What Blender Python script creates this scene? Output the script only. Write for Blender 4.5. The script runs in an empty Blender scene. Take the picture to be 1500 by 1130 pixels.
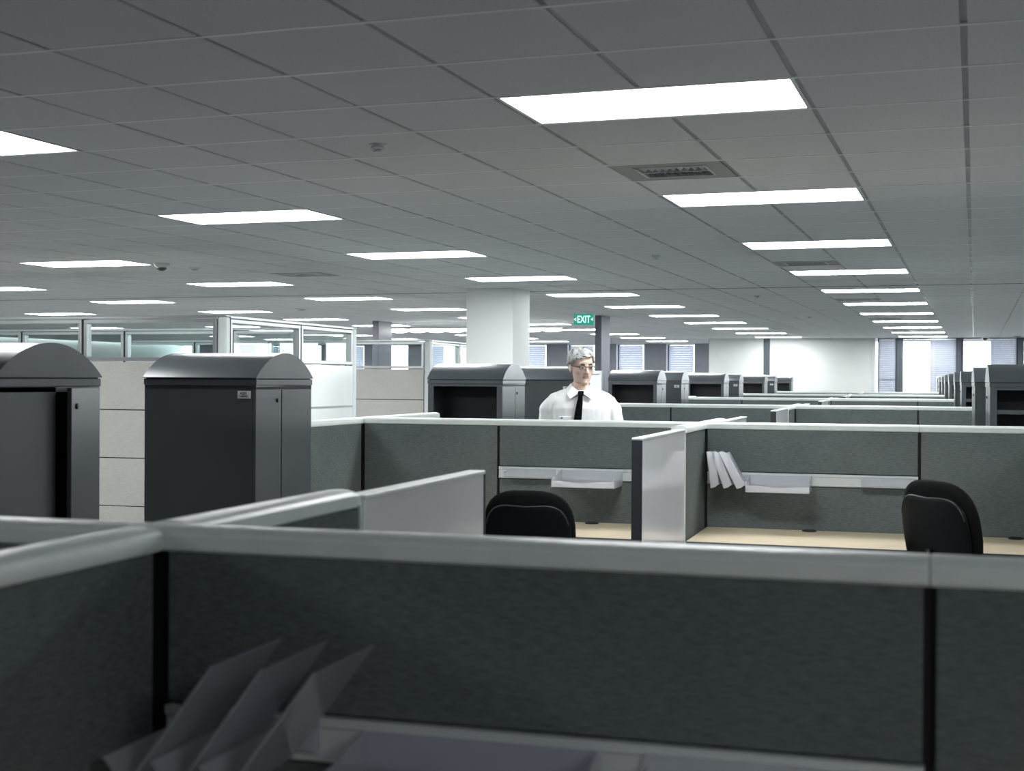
import bpy, bmesh, math, random
from mathutils import Vector, Matrix, noise

# ------------------------------------------------------------------ camera, light, exposure
S = bpy.context.scene
COL = S.collection
R = math.radians
F_PX, YAW, PITCH, ROLL, CAM_Z = 1975.4, .2912, -.0045, .0056, 1.59
CEIL_Z = CAM_Z + 1.1523
CA = .3306 - .2912                      # the ceiling grid is turned a little against the desks

cam = bpy.data.cameras.new('camera')
cam_ob = bpy.data.objects.new('camera', cam)
COL.objects.link(cam_ob)
_f = Vector((-math.sin(YAW) * math.cos(PITCH), math.cos(YAW) * math.cos(PITCH), math.sin(PITCH)))
_r0 = Vector((math.cos(YAW), math.sin(YAW), 0))
_u0 = _r0.cross(_f)
_r = math.cos(ROLL) * _r0 + math.sin(ROLL) * _u0
_u = -math.sin(ROLL) * _r0 + math.cos(ROLL) * _u0
cam_ob.matrix_world = Matrix(((_r.x, _u.x, -_f.x, 0), (_r.y, _u.y, -_f.y, 0), (_r.z, _u.z, -_f.z, CAM_Z), (0, 0, 0, 1)))
cam.sensor_width = 36
cam.lens = 36 * F_PX / 1500
cam.clip_end = 300
cam.dof.use_dof = True
cam.dof.focus_distance = 9.1
cam.dof.aperture_fstop = 5.6
S.camera = cam_ob

world = bpy.data.worlds.new('overcast sky')
S.world = world
world.use_nodes = True
bg = world.node_tree.nodes['Background']
bg.inputs[0].default_value = (.93, .97, 1, 1)
bg.inputs[1].default_value = 4.0
LAMP = 13.0                             # radiance of the ceiling light panels
S.view_settings.view_transform = 'Standard'
S.view_settings.look = 'None'
S.view_settings.gamma = 1
S.view_settings.use_curve_mapping = False
S.view_settings.exposure = 1.08
try:
    S.cycles.max_bounces = 8
    S.cycles.diffuse_bounces = 4
    S.cycles.transparent_max_bounces = 12
    S.cycles.caustics_reflective = False
    S.cycles.caustics_refractive = False
    S.cycles.sample_clamp_indirect = 6
except Exception:
    pass

# ------------------------------------------------------------------ materials
MAT = {}

def base(name, col, rough=.5, metal=0., spec=.5):
    m = bpy.data.materials.new(name)
    m.use_nodes = True
    b = m.node_tree.nodes['Principled BSDF']
    b.inputs['Base Color'].default_value = (*col, 1)
    b.inputs['Roughness'].default_value = rough
    b.inputs['Metallic'].default_value = metal
    b.inputs['Specular IOR Level'].default_value = spec
    MAT[name] = m
    return m, m.node_tree, b

def noisy(name, col, col2, scale=(1, 1, 1), nscale=6., rough=.5, metal=0., spec=.5, bump=0., detail=4., lo=.3, hi=.7):
    m, nt, b = base(name, col, rough, metal, spec)
    tc = nt.nodes.new('ShaderNodeTexCoord')
    mp = nt.nodes.new('ShaderNodeMapping')
    mp.inputs['Scale'].default_value = scale
    n = nt.nodes.new('ShaderNodeTexNoise')
    n.inputs['Scale'].default_value = nscale
    n.inputs['Detail'].default_value = detail
    r = nt.nodes.new('ShaderNodeValToRGB')
    r.color_ramp.elements[0].position = lo
    r.color_ramp.elements[0].color = (*col, 1)
    r.color_ramp.elements[1].position = hi
    r.color_ramp.elements[1].color = (*col2, 1)
    L = nt.links.new
    L(tc.outputs['Object'], mp.inputs[0]); L(mp.outputs[0], n.inputs['Vector'])
    L(n.outputs['Fac'], r.inputs[0]); L(r.outputs[0], b.inputs['Base Color'])
    if bump:
        bp = nt.nodes.new('ShaderNodeBump')
        bp.inputs['Strength'].default_value = bump
        bp.inputs['Distance'].default_value = .002
        L(n.outputs['Fac'], bp.inputs['Height']); L(bp.outputs[0], b.inputs['Normal'])
    return m

def fabric(name, c1, c2):
    """woven cloth: short horizontal threads plus faint large mottling"""
    m, nt, b = base(name, c1, .9, 0, .2)
    L = nt.links.new
    tc = nt.nodes.new('ShaderNodeTexCoord')
    oi = nt.nodes.new('ShaderNodeObjectInfo')
    ad = nt.nodes.new('ShaderNodeVectorMath'); ad.operation = 'ADD'
    L(tc.outputs['Object'], ad.inputs[0]); L(oi.outputs['Location'], ad.inputs[1])
    mp = nt.nodes.new('ShaderNodeMapping'); mp.inputs['Scale'].default_value = (38, 38, 330)
    n = nt.nodes.new('ShaderNodeTexNoise'); n.inputs['Scale'].default_value = 1.; n.inputs['Detail'].default_value = 5; n.inputs['Roughness'].default_value = .6
    L(ad.outputs[0], mp.inputs[0]); L(mp.outputs[0], n.inputs['Vector'])
    n2 = nt.nodes.new('ShaderNodeTexNoise'); n2.inputs['Scale'].default_value = 3.; n2.inputs['Detail'].default_value = 2
    L(ad.outputs[0], n2.inputs['Vector'])
    mx = nt.nodes.new('ShaderNodeMath'); mx.operation = 'MULTIPLY_ADD'; mx.inputs[1].default_value = .3
    L(n2.outputs['Fac'], mx.inputs[0]); L(n.outputs['Fac'], mx.inputs[2])
    r = nt.nodes.new('ShaderNodeValToRGB')
    r.color_ramp.elements[0].position = .42; r.color_ramp.elements[0].color = (*c1, 1)
    r.color_ramp.elements[1].position = .9; r.color_ramp.elements[1].color = (*c2, 1)
    L(mx.outputs[0], r.inputs[0]); L(r.outputs[0], b.inputs['Base Color'])
    bp = nt.nodes.new('ShaderNodeBump'); bp.inputs['Strength'].default_value = .25; bp.inputs['Distance'].default_value = .001
    L(n.outputs['Fac'], bp.inputs['Height']); L(bp.outputs[0], b.inputs['Normal'])
    return m

def emit(name, col, strength):
    m = bpy.data.materials.new(name); m.use_nodes = True
    nt = m.node_tree; nt.nodes.clear()
    e = nt.nodes.new('ShaderNodeEmission'); e.inputs[0].default_value = (*col, 1); e.inputs[1].default_value = strength
    o = nt.nodes.new('ShaderNodeOutputMaterial'); nt.links.new(e.outputs[0], o.inputs[0])
    MAT[name] = m
    return m

def glassy(name, tint=(.93, .97, .97), refl=.1, rough=0., haze=0., haze_col=(.8, .85, .86)):
    """thin pane: straight-through transparency, fresnel reflection, optional milky haze"""
    m = bpy.data.materials.new(name); m.use_nodes = True
    nt = m.node_tree; nt.nodes.clear(); L = nt.links.new
    t = nt.nodes.new('ShaderNodeBsdfTransparent'); t.inputs[0].default_value = (*tint, 1)
    g = nt.nodes.new('ShaderNodeBsdfGlossy'); g.inputs['Roughness'].default_value = rough
    fr = nt.nodes.new('ShaderNodeFresnel'); fr.inputs['IOR'].default_value = 1.5
    ad = nt.nodes.new('ShaderNodeMath'); ad.operation = 'ADD'; ad.inputs[1].default_value = refl; ad.use_clamp = True
    mix = nt.nodes.new('ShaderNodeMixShader'); o = nt.nodes.new('ShaderNodeOutputMaterial')
    geo = nt.nodes.new('ShaderNodeNewGeometry')          # only the outer face of the thin pane mirrors
    inv = nt.nodes.new('ShaderNodeMath'); inv.operation = 'SUBTRACT'; inv.inputs[0].default_value = 1.
    mul = nt.nodes.new('ShaderNodeMath'); mul.operation = 'MULTIPLY'
    L(geo.outputs['Backfacing'], inv.inputs[1])
    L(fr.outputs[0], ad.inputs[0]); L(ad.outputs[0], mul.inputs[0]); L(inv.outputs[0], mul.inputs[1]); L(mul.outputs[0], mix.inputs[0])
    src = t.outputs[0]
    if haze:
        d = nt.nodes.new('ShaderNodeBsdfDiffuse'); d.inputs[0].default_value = (*haze_col, 1)
        tr = nt.nodes.new('ShaderNodeBsdfTranslucent'); tr.inputs[0].default_value = (*haze_col, 1)
        m2 = nt.nodes.new('ShaderNodeMixShader'); m2.inputs[0].default_value = .45
        m3 = nt.nodes.new('ShaderNodeMixShader'); m3.inputs[0].default_value = haze
        L(d.outputs[0], m2.inputs[1]); L(tr.outputs[0], m2.inputs[2])
        L(src, m3.inputs[1]); L(m2.outputs[0], m3.inputs[2]); src = m3.outputs[0]
    L(src, mix.inputs[1]); L(g.outputs[0], mix.inputs[2]); L(mix.outputs[0], o.inputs[0])
    MAT[name] = m
    return m

fabric('panel_fabric', (.082, .100, .101), (.185, .215, .213))
fabric('beige_fabric', (.50, .49, .455), (.66, .65, .61))
base('black_core', (.004, .004, .005), .6)
noisy('cap_paint', (.72, .78, .77), (.78, .83, .82), (1, 1, 1), 20, .33, 0, .5)
base('plinth', (.05, .055, .06), .5)
noisy('end_white', (.70, .75, .76), (.76, .80, .81), (1, 1, 1), 15, .35)
noisy('board_white', (.80, .81, .85), (.83, .84, .88), (1, 1, 1), 4, .10, 0, .5)
noisy('cabinet_paint', (.055, .065, .075), (.068, .079, .089), (1, 1, 1), 3, .32, .2, .8, detail=2)
MAT['cabinet_paint'].node_tree.nodes['Principled BSDF'].inputs['Coat Weight'].default_value = .35
MAT['cabinet_paint'].node_tree.nodes['Principled BSDF'].inputs['Coat Roughness'].default_value = .2
noisy('cabinet_dark', (.012, .013, .018), (.018, .019, .026), (1, 1, 1), 5, .5)
base('lock_metal', (.02, .02, .025), .3, .8)
base('plate_white', (.78, .80, .82), .45)
base('ink', (.02, .02, .022), .6)
noisy('tile_board', (.70, .72, .73), (.77, .79, .80), (1, 1, 1), 90, .92, 0, .1, bump=.25, detail=6)
base('grid_metal', (.88, .90, .91), .4, 0., .5)
base('grid_metal_shaded', (.30, .31, .32), .36, 0., .6)  # grid metal darkened: recess shade of the main runners put into the colour
base('reveal_dark', (.03, .03, .032), .8)
base('ceiling_backing', (.2, .2, .2), .9)
emit('lamp_lens', (.97, 1., 1.), LAMP)
base('lamp_frame', (.78, .80, .80), .4)
base('vent_plate', (.34, .345, .32), .5, .2)
base('vent_bar', (.62, .66, .66), .35, .2)
noisy('carpet', (.15, .155, .16), (.25, .255, .26), (1, 1, 1), 120, .95, 0, .1)
noisy('wall_paint', (.80, .83, .81), (.84, .86, .84), (1, 1, 1), 3, .7)
noisy('wall_grey', (.38, .40, .41), (.42, .44, .45), (1, 1, 1), 3, .7)
noisy('pier_paint', (.30, .31, .35), (.34, .35, .39), (1, 1, 1), 3, .55)
base('mullion', (.10, .12, .14), .4, .4)
base('column_white', (.76, .79, .78), .6)
noisy('column_grey', (.13, .135, .165), (.15, .155, .19), (1, 1, 1), 3, .5)
base('aluminium', (.62, .64, .66), .3, .75)
base('rail_white', (.72, .76, .77), .3, .15)
glassy('pane_glass', (.93, .97, .965), .05)
glassy('window_glass', (.97, .985, .99), .02)
glassy('clear_acrylic', (.97, .98, 1.), .05, .05, .30, (.95, .96, 1.))
glassy('smoke_acrylic', (.95, .96, .98), .05, .10, .45, (.80, .82, .90))
glassy('tray_acrylic', (.95, .96, .98), .05, .08, .55, (.95, .96, 1.))
glassy('frost_acrylic', (.95, .96, .98), .04, .12, .80, (.95, .96, 1.))
noisy('milk_tile', (.74, .79, .79), (.80, .85, .85), (1, 1, 1), 2, .18)
noisy('maple', (.62, .52, .37), (.70, .60, .44), (2.5, 28, 28), 1.5, .4, 0, .4)
base('desk_edge', (.03, .034, .042), .5)
noisy('chair_black', (.003, .003, .0035), (.005, .005, .0055), (1, 1, 1), 200, .8, 0, .12)
base('chair_shell', (.0025, .0025, .003), .45, 0, .2)
base('chair_pipe', (.05, .05, .055), .35)
base('skin', (.76, .56, .47), .5, 0, .4)
MAT['skin'].node_tree.nodes['Principled BSDF'].inputs['Subsurface Weight'].default_value = .06
MAT['skin'].node_tree.nodes['Principled BSDF'].inputs['Subsurface Radius'].default_value = (.01, .004, .002)
noisy('shirt_cloth', (.88, .89, .90), (.92, .93, .94), (1, 1, 1), 30, .85, 0, .2)
noisy('tie_cloth', (.003, .003, .0035), (.006, .006, .007), (1, 1, 1), 150, .8, 0, .08)
noisy('trouser_cloth', (.02, .02, .025), (.03, .03, .035), (1, 1, 1), 150, .9)
noisy('hair_grey', (.24, .245, .24), (.74, .76, .75), (34, 26, 16), 1., .6, 0, .3, lo=.30, hi=.62)
base('brow_hair', (.075, .06, .05), .8)
base('eye_white', (.72, .72, .72), .25)
base('eye_iris', (.03, .022, .018), .2)
base('lip', (.42, .23, .19), .5)
base('glasses_frame', (.035, .022, .018), .3)
glassy('lens_glass', (.96, .97, .97), .03)
base('leather', (.01, .01, .01), .35)
emit('exit_green', (.03, .30, .22), .55)
emit('exit_letters', (.66, 1., .92), .75)
base('sensor_white', (.66, .69, .69), .4)
base('sensor_dark', (.05, .055, .06), .3)
m = base('blind_slat', (.66, .70, .80), .6)[0]
_nt = m.node_tree; _b = _nt.nodes['Principled BSDF']
_t = _nt.nodes.new('ShaderNodeBsdfTranslucent'); _t.inputs[0].default_value = (.50, .56, .70, 1)
_x = _nt.nodes.new('ShaderNodeMixShader'); _x.inputs[0].default_value = .13
_nt.links.new(_b.outputs[0], _x.inputs[1]); _nt.links.new(_t.outputs[0], _x.inputs[2])
_nt.links.new(_x.outputs[0], _nt.nodes['Material Output'].inputs[0])

# ------------------------------------------------------------------ helpers
class MB:
    """collects shapes for ONE mesh"""
    def __init__(s):
        s.v, s.f = [], []
    def add(s, vs, fs):
        o = len(s.v); s.v += [tuple(v) for v in vs]; s.f += [tuple(i + o for i in f) for f in fs]; return s
    def box(s, x0, x1, y0, y1, z0, z1, c=0.):
        if c <= 0:
            v = [(x, y, z) for z in (z0, z1) for y in (y0, y1) for x in (x0, x1)]
            return s.add(v, [(0, 2, 3, 1), (4, 5, 7, 6), (0, 1, 5, 4), (2, 6, 7, 3), (0, 4, 6, 2), (1, 3, 7, 5)])
        b = bmesh.new(); bmesh.ops.create_cube(b, size=1)
        for q in b.verts:
            q.co = Vector(((x0 + x1) / 2 + q.co.x * (x1 - x0), (y0 + y1) / 2 + q.co.y * (y1 - y0), (z0 + z1) / 2 + q.co.z * (z1 - z0)))
        bmesh.ops.bevel(b, geom=b.edges[:], offset=c, segments=1, affect='EDGES')
        return s.bm(b)
    def bm(s, b):
        b.verts.ensure_lookup_table(); b.verts.index_update()
        s.add([v.co[:] for v in b.verts], [[v.index for v in f.verts] for f in b.faces]); b.free(); return s
    def prism(s, prof, axis, a0, a1):
        """closed 2-d profile extruded along axis ('x': profile is (y,z); 'y': (x,z); 'z': (x,y))"""
        n = len(prof)
        def P(p, a):
            return (a, p[0], p[1]) if axis == 'x' else ((p[0], a, p[1]) if axis == 'y' else (p[0], p[1], a))
        v = [P(p, a0) for p in prof] + [P(p, a1) for p in prof]
        f = [(i, (i + 1) % n, n + (i + 1) % n, n + i) for i in range(n)] + [tuple(range(n))[::-1], tuple(range(n, 2 * n))]
        return s.add(v, f)
    def tube(s, pts, rad, seg=10, ends=True):
        pts = [Vector(p) for p in pts]
        rr = rad if isinstance(rad, (list, tuple)) else [rad] * len(pts)
        base_i = []
        up = Vector((0, 0, 1))
        vs, fs = [], []
        t0 = (pts[1] - pts[0]).normalized()
        a = t0.cross(up)
        if a.length < 1e-3: a = t0.cross(Vector((1, 0, 0)))
        a.normalize()
        for i, p in enumerate(pts):
            t = (pts[min(i + 1, len(pts) - 1)] - pts[max(i - 1, 0)]).normalized()
            a = (a - t * a.dot(t)).normalized(); b = t.cross(a)
            for k in range(seg):
                w = 2 * math.pi * k / seg
                vs.append(p + (a * math.cos(w) + b * math.sin(w)) * rr[i])
        for i in range(len(pts) - 1):
            for k in range(seg):
                k2 = (k + 1) % seg
                fs.append((i * seg + k, i * seg + k2, (i + 1) * seg + k2, (i + 1) * seg + k))
        if ends:
            fs.append(tuple(range(seg))[::-1]); fs.append(tuple(range((len(pts) - 1) * seg, len(pts) * seg)))
        return s.add(vs, fs)
    def capsule(s, p, q, r0, r1, seg=16):
        p, q = Vector(p), Vector(q); d = (q - p); n = 5
        u = d.normalized()
        pts, rr = [], []
        for i in range(n):
            w = math.pi / 2 * i / n
            pts.append(p - u * r0 * math.cos(w)); rr.append(max(r0 * math.sin(w), r0 * .05))
        pts.append(p); rr.append(r0); pts.append(q); rr.append(r1)
        for i in range(n - 1, -1, -1):
            w = math.pi / 2 * i / n
            pts.append(q + u * r1 * math.cos(w)); rr.append(max(r1 * math.sin(w), r1 * .05))
        return s.tube(pts, rr, seg)
    def ball(s, c, r, rings=12, seg=20):
        r = r if isinstance(r, (list, tuple)) else (r, r, r)
        b = bmesh.new(); bmesh.ops.create_uvsphere(b, u_segments=seg, v_segments=rings, radius=1)
        for v in b.verts: v.co = Vector((c[0] + v.co.x * r[0], c[1] + v.co.y * r[1], c[2] + v.co.z * r[2]))
        return s.bm(b)
    def lathe(s, prof, c=(0, 0, 0), seg=20):
        vs = [(c[0] + r * math.cos(2 * math.pi * k / seg), c[1] + r * math.sin(2 * math.pi * k / seg), c[2] + z) for r, z in prof for k in range(seg)]
        fs = [(i * seg + k, i * seg + (k + 1) % seg, (i + 1) * seg + (k + 1) % seg, (i + 1) * seg + k) for i in range(len(prof) - 1) for k in range(seg)]
        fs.append(tuple(range(seg))[::-1]); fs.append(tuple(range((len(prof) - 1) * seg, len(prof) * seg)))
        return s.add(vs, fs)
    def loft(s, rings):
        n = len(rings[0]); vs = [p for r in rings for p in r]
        fs = [(i * n + k, i * n + (k + 1) % n, (i + 1) * n + (k + 1) % n, (i + 1) * n + k) for i in range(len(rings) - 1) for k in range(n)]
        fs.append(tuple(range(n))[::-1]); fs.append(tuple(range((len(rings) - 1) * n, len(rings) * n)))
        return s.add(vs, fs)
    def xf(s, M):
        s.v = [tuple(M @ Vector(v)) for v in s.v]; return s
    def mesh(s, name, mat, smooth=False):
        me = bpy.data.meshes.new(name); me.from_pydata(s.v, [], s.f); me.validate()
        b = bmesh.new(); b.from_mesh(me); bmesh.ops.recalc_face_normals(b, faces=b.faces[:]); b.to_mesh(me); b.free()
        me.materials.append(MAT[mat])
        if smooth:
            me.polygons.foreach_set('use_smooth', [True] * len(me.polygons))
            if smooth != True:
                try: me.set_sharp_from_angle(angle=R(smooth))
                except Exception: pass
        return me

def link(name, me, parent=None, loc=(0, 0, 0), rz=0.):
    o = bpy.data.objects.new(name, me); COL.objects.link(o)
    o.location = loc; o.rotation_euler = (0, 0, rz)
    if parent: o.parent = parent
    return o

def part(name, mb, mat, parent, smooth=False, label=None):
    o = link(name, mb.mesh(name, mat, smooth), parent)
    if label: o['label'] = label
    return o

def tag(o, label, cat, group=None):
    o['label'] = label; o['category'] = cat
    if group: o['group'] = group
    return o

def thing(name, label, cat, loc=(0, 0, 0), rz=0., group=None):
    return tag(link(name, None, None, loc, rz), label, cat, group)

def struct(o):
    o['kind'] = 'structure'; return o

CACHE = {}
def shared(key, fn):
    if key not in CACHE: CACHE[key] = fn()
    return CACHE[key]

def cw(x, y, z=0.):
    """point of the ceiling frame in the room"""
    return (x * math.cos(CA) + y * math.sin(CA), -x * math.sin(CA) + y * math.cos(CA), z)

T = .61
GX0, GY0 = -.6531, 4.585
def gx(c): return GX0 + T * c
def gy(r): return GY0 + T * r
ORD = ['nearest', 'second', 'third', 'fourth', 'fifth', 'sixth', 'seventh', 'eighth', 'ninth', 'tenth', 'eleventh', 'twelfth']

def text_mesh(txt, size, depth, mat, bold=0.):
    cu = bpy.data.curves.new('lettering', 'FONT'); cu.body = txt; cu.size = size; cu.extrude = depth; cu.offset = bold
    cu.align_x = 'CENTER'; cu.align_y = 'CENTER'
    o = bpy.data.objects.new('lettering', cu); COL.objects.link(o)
    dg = bpy.context.evaluated_depsgraph_get()
    me = bpy.data.meshes.new_from_object(o.evaluated_get(dg)); bpy.data.objects.remove(o)
    me.materials.clear(); me.materials.append(MAT[mat])
    # stand it up: text x -> x, text y -> z, facing -y
    me.transform(Matrix.Rotation(R(90), 4, 'X'))
    return me

# ------------------------------------------------------------------ room shell
XL, XR, YB, YF = -27., 9., -4., 37.0
def cframe(name, mb, mat, parent=None):
    o = link(name, mb.mesh(name, mat), parent)
    if not parent: o.rotation_euler = (0, 0, -CA)
    return o
struct(cframe('floor', MB().box(XL - 2, XR + 2, YB - 2, 46, -.1, 0), 'carpet'))
struct(cframe('wall_left', MB().box(XL - .2, XL, YB, 42.2, 0, CEIL_Z + .1), 'wall_paint'))
struct(cframe('wall_right', MB().box(XR, XR + .2, YB, YF + .3, 0, CEIL_Z + .1), 'wall_paint'))
struct(cframe('wall_back', MB().box(XL, XR, YB - .2, YB, 0, CEIL_Z + .1), 'wall_grey'))

# ceiling: backing, tiles, T-bar runners
lights = []                              # (col, row) of the left near corner of each 2 x 1 troffer
for c0 in (4, -2, -8, -14, -20, -26, -32):
    for k in range(-2, 12):
        if k == -1 or (k == -2 and c0 == -2): continue      # panels left out over the front desks to keep the foreground dim
        lights.append((c0, 1 + 5 * k, k))
vents = [(-2, 4), (-2, 14), (-2, 24), (-2, 34), (-2, 44), (-11, 14)]
NC0, NC1, NR0, NR1 = -43, 16, -14, 61
def in_plan(c, r):
    return not (r >= 53 and c >= -9)
skip = set()
for c, r, k in lights:
    skip.add((c, r)); skip.add((c + 1, r))
for c, r in vents: skip.add((c, r))
for c, r in [(-10, 18), (-9, 18), (-10, 19), (-9, 19)]: pass
ceiling = struct(cframe('ceiling', MB().box(gx(NC0), gx(NC1), gy(NR0), gy(NR1) + .2, CEIL_Z + .035, CEIL_Z + .12), 'ceiling_backing'))
def tile_mb(cx=0., cy=0., z=0.):
    h, b = T / 2 - .011, .006
    v = [(cx + sx * h, cy + sy * h, z + .03) for sx, sy in ((-1, -1), (1, -1), (1, 1), (-1, 1))]
    v += [(cx + sx * h, cy + sy * h, z + .003) for sx, sy in ((-1, -1), (1, -1), (1, 1), (-1, 1))]
    v += [(cx + sx * (h - .003), cy + sy * (h - .003), z) for sx, sy in ((-1, -1), (1, -1), (1, 1), (-1, 1))]
    f = [(i, (i + 1) % 4, 4 + (i + 1) % 4, 4 + i) for i in range(4)] + [(4 + i, 4 + (i + 1) % 4, 8 + (i + 1) % 4, 8 + i) for i in range(4)] + [(8, 9, 10, 11), (3, 2, 1, 0)]
    return v, f
tile_me = MB().add(*tile_mb()).mesh('tile', 'tile_board')
rng = random.Random(4)
def px_of(X, Y, Z):
    d = Vector((X, Y, Z - CAM_Z)); c = (d.dot(_r), d.dot(_u), d.dot(_f))
    if c[2] < .3: return None
    return 750 + F_PX * c[0] / c[2], 565 - F_PX * c[1] / c[2], c[2]
cells = []
for c in range(NC0, NC1):
    for r in range(NR0, NR1):
        if (c, r) in skip or not in_plan(c, r): continue
        w = cw(gx(c) + T / 2, gy(r) + T / 2, CEIL_Z)
        p = px_of(*w)
        vis = p is not None and -90 < p[0] < 1590 and p[1] > -60
        cells.append((0 if vis else 1, p[2] if p else 1e3, c, r))
cells.sort()
field = MB()
for i, (nv, d, c, r) in enumerate(cells):
    dz = rng.uniform(-.0006, .0006)
    if i < 300 and not nv:
        o = link('tile', tile_me, ceiling, (gx(c) + T / 2, gy(r) + T / 2, CEIL_Z + dz))
    else:
        field.add(*tile_mb(gx(c) + T / 2, gy(r) + T / 2, CEIL_Z + dz))
part('tile_field', field, 'tile_board', ceiling)['kind'] = 'stuff'
for c in range(NC0, NC1 + 1):
    y1 = gy(53) if c >= -8 else gy(NR1)
    part('main_runner', MB().box(gx(c) - .0125, gx(c) + .0125, gy(NR0), y1, CEIL_Z + .006, CEIL_Z + .03), 'grid_metal_shaded', ceiling)
for r in range(NR0, NR1 + 1):
    x1 = gx(NC1) if r <= 53 else gx(-9)
    o = part('cross_runner', MB().box(gx(NC0), x1, gy(r) - .0112, gy(r) + .0112, CEIL_Z - .0012, CEIL_Z + .029), 'reveal_dark' if r == 20 else 'grid_metal', ceiling)
part('expansion_joint', MB().box(gx(NC0), gx(NC1), gy(20) - .02, gy(20) + .02, CEIL_Z - .002, CEIL_Z + .03), 'reveal_dark', ceiling, label='dark expansion joint across the ceiling')

# ceiling lights
ROWN = {4: 'in the row right of the picture', -2: 'in the right-hand row', -8: 'in the second row from the right', -14: 'in the third row from the right', -20: 'in the fourth row from the right', -26: 'in the fifth row from the right', -32: 'in the leftmost row'}
lens_me = MB().box(-T + .022, T - .022, -T / 2 + .022, T / 2 - .022, .004, .012).mesh('lens', 'lamp_lens')
fr = MB()
for a in ((-T + .006, T - .006, -T / 2 + .006, -T / 2 + .024), (-T + .006, T - .006, T / 2 - .024, T / 2 - .006), (-T + .006, -T + .024, -T / 2 + .024, T / 2 - .024), (T - .024, T - .006, -T / 2 + .024, T / 2 - .024)):
    fr.box(*a, .0, .03)
frame_me = fr.mesh('frame', 'lamp_frame')
hous_me = MB().box(-T + .01, T - .01, -T / 2 + .01, T / 2 - .01, .0305, .034).mesh('housing', 'lamp_frame')
count = {}
for c, r, k in lights:
    if not in_plan(c, r) or (k <= 0 and c < -8): continue
    x, y, _ = cw(gx(c) + T, gy(r) + T / 2)
    p = px_of(x, y, CEIL_Z)
    if k > 0 and p and p[0] < -700: continue
    hw = F_PX * T / p[2] if p else 0
    seen = bool(p) and p[0] > -hw and p[0] < 1500 + hw and p[1] > -20
    if not seen: lab = 'white ceiling light panel outside the picture'
    elif (c, k) == (-2, 0): lab = 'large nearest white light panel at the head of the right-hand row'; count[c] = 1
    else:
        n_ = count.get(c, 0); count[c] = n_ + 1
        lab = '%s white ceiling light panel in view, %s' % (ORD[n_], ROWN[c])
    t = thing('ceiling_light', lab, 'light', (x, y, CEIL_Z), -CA, 'ceiling lights')
    link('lens', lens_me, t); link('frame', frame_me, t); link('housing', hous_me, t)

# supply-air vents
VN = ['nearest metal air vent in the ceiling, behind the large light', 'second metal air vent above the right-hand cubicles', 'third metal air vent between the right-hand lights', 'fourth small metal air vent far down the right-hand lights', 'farthest metal air vent in the right-hand light row', 'square metal air vent left of the white column']
h = T / 2 - .012
plate = MB()
for a in ((-h, h, -h, -.17), (-h, h, .17, h), (-h, -.19, -.17, .17), (.19, h, -.17, .17)): plate.box(*a, 0, .008, 0)
plate_me = plate.mesh('plate', 'vent_plate')
box_me = MB().box(-.19, .19, -.17, .17, .02, .03).mesh('duct', 'reveal_dark')
rim = MB()
for a in ((-.2, .2, -.18, -.165), (-.2, .2, .165, .18), (-.2, -.185, -.165, .165), (.185, .2, -.165, .165), (-.185, .185, -.008, .008)): rim.box(*a, -.004, .018)
rim_me = rim.mesh('rim', 'vent_bar')
slat_me = MB().add([(-.010, -.075, .0), (.006, -.075, .018), (.006, .075, .018), (-.010, .075, .0), (-.008, -.075, .0), (.008, -.075, .018), (.008, .075, .018), (-.008, .075, .0)],
                   [(0, 1, 2, 3), (7, 6, 5, 4), (0, 4, 5, 1), (2, 6, 7, 3), (0, 3, 7, 4), (1, 5, 6, 2)]).mesh('slat', 'vent_bar')
for (c, r), lab in zip(vents, VN):
    x, y, _ = cw(gx(c) + T / 2, gy(r) + T / 2)
    t = thing('air_vent', lab, 'vent', (x, y, CEIL_Z), -CA, 'ceiling air vents')
    link('plate', plate_me, t); link('duct', box_me, t); link('rim', rim_me, t)
    for i in range(9):
        for j in (-1, 1):
            o = link('slat', slat_me, t, (-.16 + .04 * i, .087 * j, 0), math.pi if (j > 0) else 0)

# sprinklers and sensors on the ceiling
spr = MB().lathe([(.045, 0), (.045, -.004), (.03, -.008), (.03, -.014), (.036, -.018), (.036, -.022), (.012, -.03)], seg=18).mesh('rose', 'sensor_white', 40)
SPN = ['nearest round white sprinkler on the dark ceiling', 'second round sprinkler on the ceiling right of centre', 'third small sprinkler on the ceiling right of centre', 'fourth tiny sprinkler near the white end wall']
for i, r in enumerate((2.43, 12.45, 22.46, 32.6)):
    x, y, _ = cw(gx(-3.5), gy(r))
    t = thing('sprinkler', SPN[i], 'sprinkler', (x, y, CEIL_Z + .001), 0, 'ceiling sprinklers')
    link('rose', spr, t)
    part('deflector', MB().lathe([(.008, -.028), (.008, -.036), (.02, -.036), (.02, -.039)], seg=14), 'aluminium', t)
x, y, _ = cw(gx(-11.66), gy(11.7))
t = thing('dome_sensor', 'round grey dome sensor beside the left ceiling light', 'sensor', (x, y, CEIL_Z + .001))
part('ring', MB().lathe([(.085, 0), (.085, -.012), (.07, -.03), (.05, -.045)], seg=24), 'sensor_white', t, 40)
part('dome', MB().ball((0, 0, -.045), (.05, .05, .035)), 'sensor_dark', t, True)
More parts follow.
